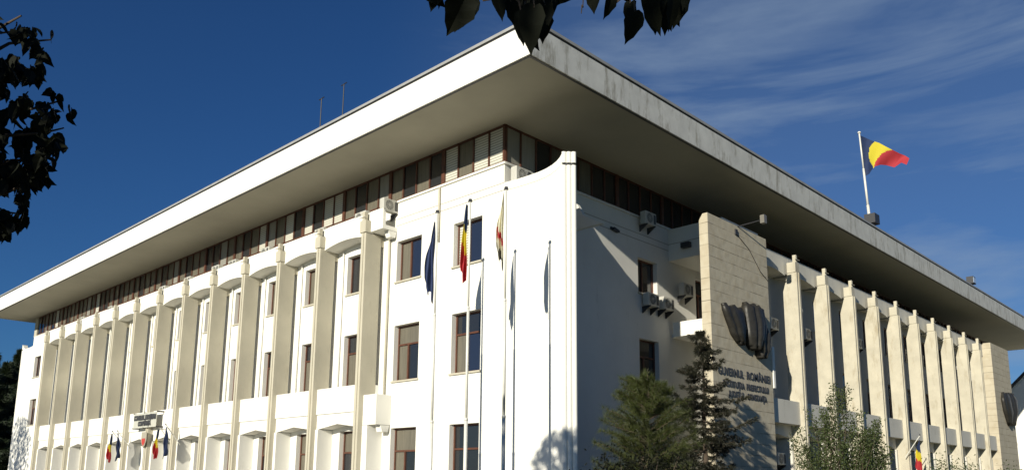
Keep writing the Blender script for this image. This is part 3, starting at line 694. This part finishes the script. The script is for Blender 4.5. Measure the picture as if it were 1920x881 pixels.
def heart(mb, base, tip, nrm, wd, curl=.25, mi=0):
    """a broad heart-shaped leaf with a raised midrib fold and a curled tip"""
    base = Vector(base); tip = Vector(tip); ax = tip - base; ln = ax.length; ax.normalize()
    sd = ax.cross(Vector(nrm)).normalized(); up_ = sd.cross(ax).normalized()
    out_ = [(-.05, .0), (-.10, .22), (-.02, .42), (.16, .52), (.36, .50), (.56, .40), (.74, .25), (.87, .10), (1.0, .0)]
    i0 = len(mb.v); jl, jr = rnd.uniform(.75, 1.1), rnd.uniform(.75, 1.1); wl, wr = rnd.uniform(.1, .65), rnd.uniform(.1, .6); bend = rnd.uniform(-.16, .16)
    for t, w_ in out_:
        c = base + ax * (ln * max(t, 0)) - up_ * (curl * ln * t * t)
        b = base + ax * (ln * t) - up_ * (curl * ln * t * t) + sd * (bend * ln * t * t); c = c + sd * (bend * ln * t * t); k1 = 1 + .10 * math.sin(t * 19 + jl * 20); k2 = 1 + .10 * math.sin(t * 17 + jr * 20)
        mb.v.append(tuple(b - sd * (wd * w_ * jl * k1) + up_ * (wd * w_ * wl))); mb.v.append(tuple(c)); mb.v.append(tuple(b + sd * (wd * w_ * jr * k2) + up_ * (wd * w_ * wr)))
    for k in range(len(out_) - 1):
        a = i0 + 3 * k
        mb.f.append((a, a + 1, a + 4, a + 3)); mb.f.append((a + 1, a + 2, a + 5, a + 4)); mb.m += [mi, mi]

def quadleaf(mb, c, s, q, asp=.6):
    n = Vector((q.gauss(0, 1), q.gauss(0, 1), q.gauss(0, 1))).normalized(); a = n.orthogonal().normalized(); b = n.cross(a)
    t = q.random() * 6.28; a, b = a * math.cos(t) + b * math.sin(t), b * math.cos(t) - a * math.sin(t)
    a *= s; b *= s * asp; i = len(mb.v); n *= s * .18
    for p in (c - a, c + b * .9 - a * .1 + n, c + a, c - b * .9 - a * .1 + n): mb.v.append(tuple(p))
    mb.f.append((i, i + 1, i + 2, i + 3)); mb.m.append(0)

def limb(mb, p, q_, r0, r1, k=5, wob=.06, rr=rnd):
    p = Vector(p); q_ = Vector(q_); pts = [p]
    L_ = (q_ - p).length
    for i in range(1, k): pts.append(p.lerp(q_, i / k) + Vector((rr.gauss(0, wob), rr.gauss(0, wob), rr.gauss(0, wob))) * L_ * .5)
    pts.append(q_)
    for i in range(k): mb.tube(pts[i], pts[i + 1], r0 + (r1 - r0) * i / k, r0 + (r1 - r0) * (i + 1) / k, n=7)
    return pts

# -- the linden beside the camera, whose branch hangs into the top of the view
base = Vector((23.6, -23.5, 0)); tree = empty('linden_tree', base); tag(tree, 'linden tree beside the viewer with a leafy branch hanging across the top centre', 'tree')
tr = MB(); top = Vector((23.2, -23.0, 6.8)) ; limb(tr, base, top, .26, .10, 6, .02)
tips = []
hub = at(1010, -120, 2.5)
pm = limb(tr, (23.35, -23.2, 4.2), at(1250, -160, 2.6), .08, .02, 6, .05)
limb(tr, pm[-1], hub, .018, .008, 4, .04)
tw = []
def twig(a, b, r=.0035):
    mid = a.lerp(b, .5) + Vector((0, 0, .015)); tr.tube(a, mid, r, r * .8, n=5); tr.tube(mid, b, r * .8, r * .5, n=5)
crown_q = random.Random(5)
for k in range(14):
    a_ = crown_q.uniform(0, 6.28); rr_ = crown_q.uniform(1.0, 2.6); c0 = Vector((23.2, -23.6, crown_q.uniform(4.2, 7.2)))
    limb(tr, (23.4, -23.3, crown_q.uniform(3.2, 6)), c0 + Vector((math.cos(a_) * rr_, math.sin(a_) * rr_ , .3)), .05, .015, 4, .06)
lv = MB()
# hanging leaves: (pixel of stalk end, pixel of tip, width factor, distance)
HL = [((872, 0), (838, 72), .62, 2.25), ((888, 4), (848, 66), .45, 2.3), ((800, -14), (836, 20), .5, 2.3), ((838, -16), (815, 18), .55, 2.35), ((926, -8), (950, 42), .62, 2.3),
      ((960, -12), (928, 24), .6, 2.35), ((985, -6), (962, 38), .6, 2.4), ((1028, -4), (982, 60), .55, 2.3), ((1002, 18), (985, 110), .52, 2.2), ((978, 30), (972, 92), .5, 2.25), ((1022, 14), (1012, 92), .42, 2.25),
      ((1050, -20), (1032, 18), .6, 2.4), ((1078, -22), (1046, 14), .55, 2.4), ((1112, -14), (1114, 31), .38, 2.3), ((1146, -6), (1134, 40), .34, 2.3), ((1160, -20), (1180, 12), .5, 2.35),
      ((1182, 10), (1178, 58), .52, 2.3), ((1190, 26), (1182, 88), .62, 2.25), ((1214, 0), (1238, 74), .46, 2.3), ((1236, -8), (1226, 48), .62, 2.35), ((1264, -6), (1252, 64), .5, 2.3),
      ((1282, 2), (1262, 58), .48, 2.35), ((1240, 14), (1268, 56), .6, 2.4), ((1206, -14), (1216, 26), .6, 2.4), ((968, -20), (1006, 44), .62, 2.42), ((1036, 6), (1004, 66), .55, 2.36), ((1004, -14), (1026, 48), .6, 2.45), ((1250, 8), (1240, 70), .55, 2.42), ((1276, -16), (1268, 46), .55, 2.42), ((1226, -22), (1248, 34), .6, 2.42), ((856, -20), (880, 14), .6, 2.4), ((985, 40), (1000, 102), .6, 2.3), ((958, 8), (972, 56), .75, 2.33), ((1008, 30), (1022, 84), .7, 2.36), ((1220, 20), (1236, 66), .7, 2.36), ((1262, 12), (1276, 52), .7, 2.36), ((822, -4), (806, 22), .8, 2.3), ((1262, -26), (1276, 20), .6, 2.4)]
for (a_, b_, wf, D) in HL:
    pa, pb_ = at(a_[0], a_[1] - 3, D), at(a_[0] + (b_[0] - a_[0]) * .92, a_[1] + (b_[1] - a_[1]) * .92, D - .02); ln = (pb_ - pa).length
    nrm = (-fw + rt * crown_q.uniform(-.7, .7) + up * crown_q.uniform(-.2, .5)).normalized()
    heart(lv, pa, pb_, nrm, max(ln * wf * 1.22, .04), crown_q.uniform(.05, .3))
    st = at(a_[0] + crown_q.uniform(-14, 14), a_[1] - 30, D + .02); twig(st, pa)
    twig(st, hub.lerp(st, .75) + up * .03, .004)
for a_, b_ in (((905, 2), (1005, 4)), ((1005, 4), (1060, -14)), ((1000, 16), (1030, -6)), ((1095, -20), (1093, 14)), ((1093, 14), (1090, 26)), ((1140, 20), (1180, -6)), ((1150, 10), (1200, -10)), ((1000, -10), (1200, -14))):
    twig(at(*a_, 2.32), at(*b_, 2.32), .0025)
# the rest of the crown stands above and behind the viewer
for k in range(2600):
    while True:
        p = Vector((crown_q.uniform(-1, 1), crown_q.uniform(-1, 1), crown_q.uniform(-1, 1)))
        if p.length < 1 and crown_q.random() < .35 + .65 * p.length: break
    c = Vector((22.0 + p.x * 3.2, -24.6 + p.y * 2.6, 5.0 + p.z * 2.6))
    n_ = Vector((crown_q.gauss(0, 1), crown_q.gauss(0, 1), .6)); tp = c + Vector((crown_q.gauss(0, .05), crown_q.gauss(0, .05), -.13))
    heart(lv, c, tp, n_, .085, .2)
def under(o, e): o.parent = e; o.data.transform(Matrix.Translation(-e.location)); return o
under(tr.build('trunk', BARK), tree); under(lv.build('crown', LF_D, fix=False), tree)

# -- second tree at the left edge of the view
base = at(-330, 700, 7.6); base.z = 0; tree = empty('linden_tree', base); tag(tree, 'dark leafy linden tree reaching in from the left edge of the view', 'tree')
tr = MB(); lv = MB(); q = random.Random(11)
ptop = at(-260, 60, 7.9); limb(tr, base, ptop, .16, .05, 7, .03, q)
ends = []
for px, py in ((95, 75), (110, 190), (120, 240), (85, 300), (60, 340), (30, 400), (20, 60), (50, 130), (70, 250), (20, 220), (-40, 30), (-20, 330), (-60, 150), (-60, 420), (40, 30), (-90, 250)):
    D = q.uniform(6.6, 7.6); e_ = at(px, py, D); st = at(-240 + q.uniform(-20, 20), min(py + 60, 420), 7.8)
    pts = limb(tr, st, e_, .03, .006, 5, .05, q); ends += pts[2:]
def left_ok(px, py):
    # ragged right-hand outline of the foliage
    T_ = [(0, 22), (30, 40), (70, 112), (100, 108), (125, 70), (165, 95), (200, 140), (225, 128), (245, 100), (265, 122), (285, 105), (315, 90), (335, 98), (350, 60), (370, 40), (385, 46), (405, 48), (430, 22), (445, 0)]
    for (a, x0), (b, x1) in zip(T_, T_[1:]):
        if a <= py <= b: return px < x0 + (x1 - x0) * (py - a) / (b - a)
    return False
cnt = 0
while cnt < 1500:
    px, py = q.uniform(-120, 146), q.uniform(-6, 446)
    if px > -30 and not left_ok(px, py): continue
    n0 = noise.noise(Vector((px * .028, py * .028, 3.1)))
    if px > -30 and (py < 210 and n0 > -.10 or n0 > .24): continue
    D = q.uniform(6.5, 8.3); c = at(px, py, D); sz = q.uniform(.075, .125)
    tp = c + Vector((q.gauss(0, .5), q.gauss(0, .5), -.9)).normalized() * sz
    heart(lv, c, tp, Vector((q.gauss(0, 1), q.gauss(0, 1), q.gauss(0, .6))), sz * .72, q.uniform(0, .35)); cnt += 1
for k in range(2600):   # the mass of the crown, outside the frame on the sun side
    while True:
        p = Vector((q.uniform(-1, 1), q.uniform(-1, 1), q.uniform(-1, 1)))
        if p.length < 1: break
    c = Vector((base.x + 1.3 + p.x * 1.9, base.y - 2.6 + p.y * 1.6, 4.6 + p.z * 2.5))
    heart(lv, c, c + Vector((q.gauss(0, .05), q.gauss(0, .05), -.12)), Vector((q.gauss(0, 1), q.gauss(0, 1), .5)), .09, .2)
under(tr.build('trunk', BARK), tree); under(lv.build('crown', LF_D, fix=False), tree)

def needle_tuft(mb, c, d, ln, n, q, wd=.006, spread=.6):
    d = Vector(d).normalized()
    for k in range(n):
        v_ = (d + Vector((q.gauss(0, spread), q.gauss(0, spread), q.gauss(0, spread)))).normalized() * ln * q.uniform(.7, 1.15)
        s_ = v_.cross(Vector((q.gauss(0, 1), q.gauss(0, 1), q.gauss(0, 1)))).normalized() * wd; i = len(mb.v)
        mb.v += [tuple(c - s_), tuple(c + s_), tuple(c + v_)]; mb.f.append((i, i + 1, i + 2)); mb.m.append(0)

# -- fuzzy young pine in front of the side wall
base = Vector((8.76, -3.84, 0)); tree = empty('pine_tree', base); tag(tree, 'bushy green young pine with fuzzy needles before the shaded side wall', 'tree')
q = random.Random(21); tr = MB(); lv = MB(); H_ = 4.35
limb(tr, base, base + Vector((.03, .02, H_ - .1)), .085, .012, 8, .008, q)
for k in range(230):
    t = q.random() ** .75; z = .5 + t * (H_ - .75); env = 1.28 * (1 - (z / H_) ** 4.5) ** .6 * (.55 + .5 * q.random()) * (1.25 if z < 2.4 and q.random() < .3 else 1); a = q.random() * 6.28
    d = Vector((math.cos(a), math.sin(a), .38)).normalized(); st = base + Vector((0, 0, z - .15)); e_ = st + Vector((d.x * env, d.y * env, .15 + .30 * env))
    if e_.z > H_ + .1: e_.z = H_
    pts = limb(tr, st, e_, .018, .005, 4, .05, q)
    for j in range(10):
        u_ = .25 + .75 * j / 9; i = min(int(u_ * 4), 3); c = pts[i].lerp(pts[i + 1], u_ * 4 - i)
        needle_tuft(lv, c, d + Vector((0, 0, .4)), .19, 34, q, .0036, 1.1)
needle_tuft(lv, base + Vector((0, 0, H_ - .1)), (0, 0, 1), .2, 60, q, .004, .6)
under(tr.build('trunk', BARK), tree); under(lv.build('crown', LF_PINE, fix=False), tree)

# -- sparse layered spruce by the pylon

def spruce(base, H_, R_, label, seed, mt, dens=1.0, name='spruce_tree', layers=17, big=1.0):
    tree = empty(name, base); tag(tree, label, 'tree'); q = random.Random(seed); tr = MB(); lv = MB(); base = Vector(base)
    limb(tr, base, base + Vector((.05, .05, H_)), .13, .012, 9, .004, q)
    for k in range(layers):
        t = k / (layers - 1); z = .6 + t * (H_ - .75); R1 = (R_ * (1 - t) ** .75 + .10) * q.uniform(.75, 1.15)
        n = 6 + int(4 * q.random())
        for b in range(n):
            if q.random() < .12: continue
            a = q.random() * 6.28; rr_ = R1 * q.uniform(.55, 1.12); st = base + Vector((0, 0, z + q.uniform(-.22, .22) * (0 if k == layers - 1 else 1))); e_ = st + Vector((math.cos(a) * rr_, math.sin(a) * rr_, q.uniform(-.16, .26) * rr_ + .10))
            mid = st.lerp(e_, .55) - Vector((0, 0, .10 * rr_)); tr.tube(st, mid, .02, .012, n=5); tr.tube(mid, e_, .012, .004, n=5)
            m_ = int((12 + rr_ * 20) * dens)
            for j in range(m_):
                u_ = .15 + .85 * j / m_; c = st.lerp(mid, u_ / .55) if u_ < .55 else mid.lerp(e_, (u_ - .55) / .45)
                w_ = .34 * rr_ * (1 - u_) + .10; sd = Vector((-math.sin(a), math.cos(a), 0))
                c = c + sd * q.uniform(-w_, w_) + Vector((0, 0, q.uniform(-.10, .03) * big)); d = Vector((math.cos(a), math.sin(a), -.25))
                needle_tuft(lv, c, d, .15 * big, 16, q, .011 * big, .6)
    under(tr.build('trunk', BARK), tree); under(lv.build('crown', mt, fix=False), tree)
spruce((4.9, 5.2, 0), 7.1, 2.75, 'thin dark layered spruce standing before the near stone pylon', 31, LF_SPR, 1.05, layers=20)
for i, (px, D, H_, lb) in enumerate(((-12, 92, 12.6, 'dark conifer at the far left edge, nearest the white wing'), (10, 104, 15.6, 'tall dark conifer with a pointed top behind the left end of the building'), (-45, 88, 13.2, 'dark conifer at the very left margin of the view'))):
    p = at(px, 900, D); p.z = 0; spruce(p, H_, 4.2, lb, 50 + i, LF_CON, 1.6, 'conifer_tree', 24, big=3.2)

# -- leafy shrubs before the right front
def leafy(name, label, base, H_, R_, n, seed, mt, stems, size=.06, cat='shrub', spiky=True):
    base = Vector(base); e = empty(name, base); tag(e, label, cat); q = random.Random(seed); tr = MB(); lv = MB(); tips = []
    for k in range(stems):
        a = q.random() * 6.28; rr_ = R_ * q.random() ** .5; hh_ = H_ * q.uniform(.62, 1.0) * (1 - .35 * (rr_ / R_) ** 2); e_ = base + Vector((math.cos(a) * rr_, math.sin(a) * rr_, hh_))
        pts = limb(tr, base + Vector((math.cos(a) * rr_ * .2, math.sin(a) * rr_ * .2, 0)), e_, .03, .004, 7, .03, q)
        tips.append(pts)
    for k in range(n):
        pts = q.choice(tips); u_ = .18 + .82 * q.random() ** (.8 if spiky else .6); i = min(int(u_ * 7), 6); c = pts[i].lerp(pts[i + 1], u_ * 7 - i)
        sp = (.34 * (1 - u_) + .07) if spiky else .30
        c = c + Vector((q.gauss(0, sp), q.gauss(0, sp), q.gauss(0, sp * .8))); quadleaf(lv, c, size * q.uniform(.6, 1.2), q, .55)
    under(tr.build('stem', BARK), e); under(lv.build('foliage', mt, fix=False), e)
leafy('tall_shrub', 'tall ragged green shrub with upright shoots before the first right-hand fins', (8.75, 7.5, 0), 5.4, 1.8, 19000, 41, LF_SH, 40, .048)
leafy('round_bush', 'round dark green bush low before the middle of the right front', (7.5, 22.9, 0), 3.15, 1.5, 9000, 42, LF_BUSH, 40, .06, spiky=False)
leafy('round_bush', 'small green bush at the bottom right below the far pylon', (8.9, 28.4, 0), 2.75, 1.0, 4500, 43, LF_BUSH, 25, .06, spiky=False)
leafy('dark_bush', 'dark low bush at the bottom between the pine and the spruce', (10.30, -6.2, 0), 2.55, 1.15, 12000, 44, LF_D, 40, .045, spiky=False)
# -- street trees outside the frame whose shade falls on the front
def shade_tree(x, y, zc, r, lb, seed):
    e = empty('street_tree', (x, y, 0)); tag(e, lb, 'tree'); q = random.Random(seed); tr = MB(); lv = MB(); b = Vector((x, y, 0))
    limb(tr, b, b + Vector((0, 0, zc)), .2, .08, 5, .02, q)
    for k in range(12): a = q.random() * 6.28; limb(tr, b + Vector((0, 0, zc - 1)), b + Vector((math.cos(a) * r * .8, math.sin(a) * r * .8, zc + q.uniform(-1, r * .7))), .06, .02, 3, .05, q)
    for k in range(2400):
        while True:
            p = Vector((q.uniform(-1, 1), q.uniform(-1, 1), q.uniform(-1, 1)))
            if p.length < 1 and noise.noise(p * 2.3 + Vector((seed, 0, 0))) > .0: break
        quadleaf(lv, b + Vector((p.x * r, p.y * r, zc + p.z * r)), .16, q, .7)
    under(tr.build('trunk', BARK), e); under(lv.build('crown', LF_SH, fix=False), e)
shade_tree(8.7, -22.0, 8.7, 2.0, 'street tree left of the viewer shading the foot of the corner wall', 61)
shade_tree(-50.8, -22.0, 10.3, 3.6, 'street tree shading the foot of the far left wing', 62)
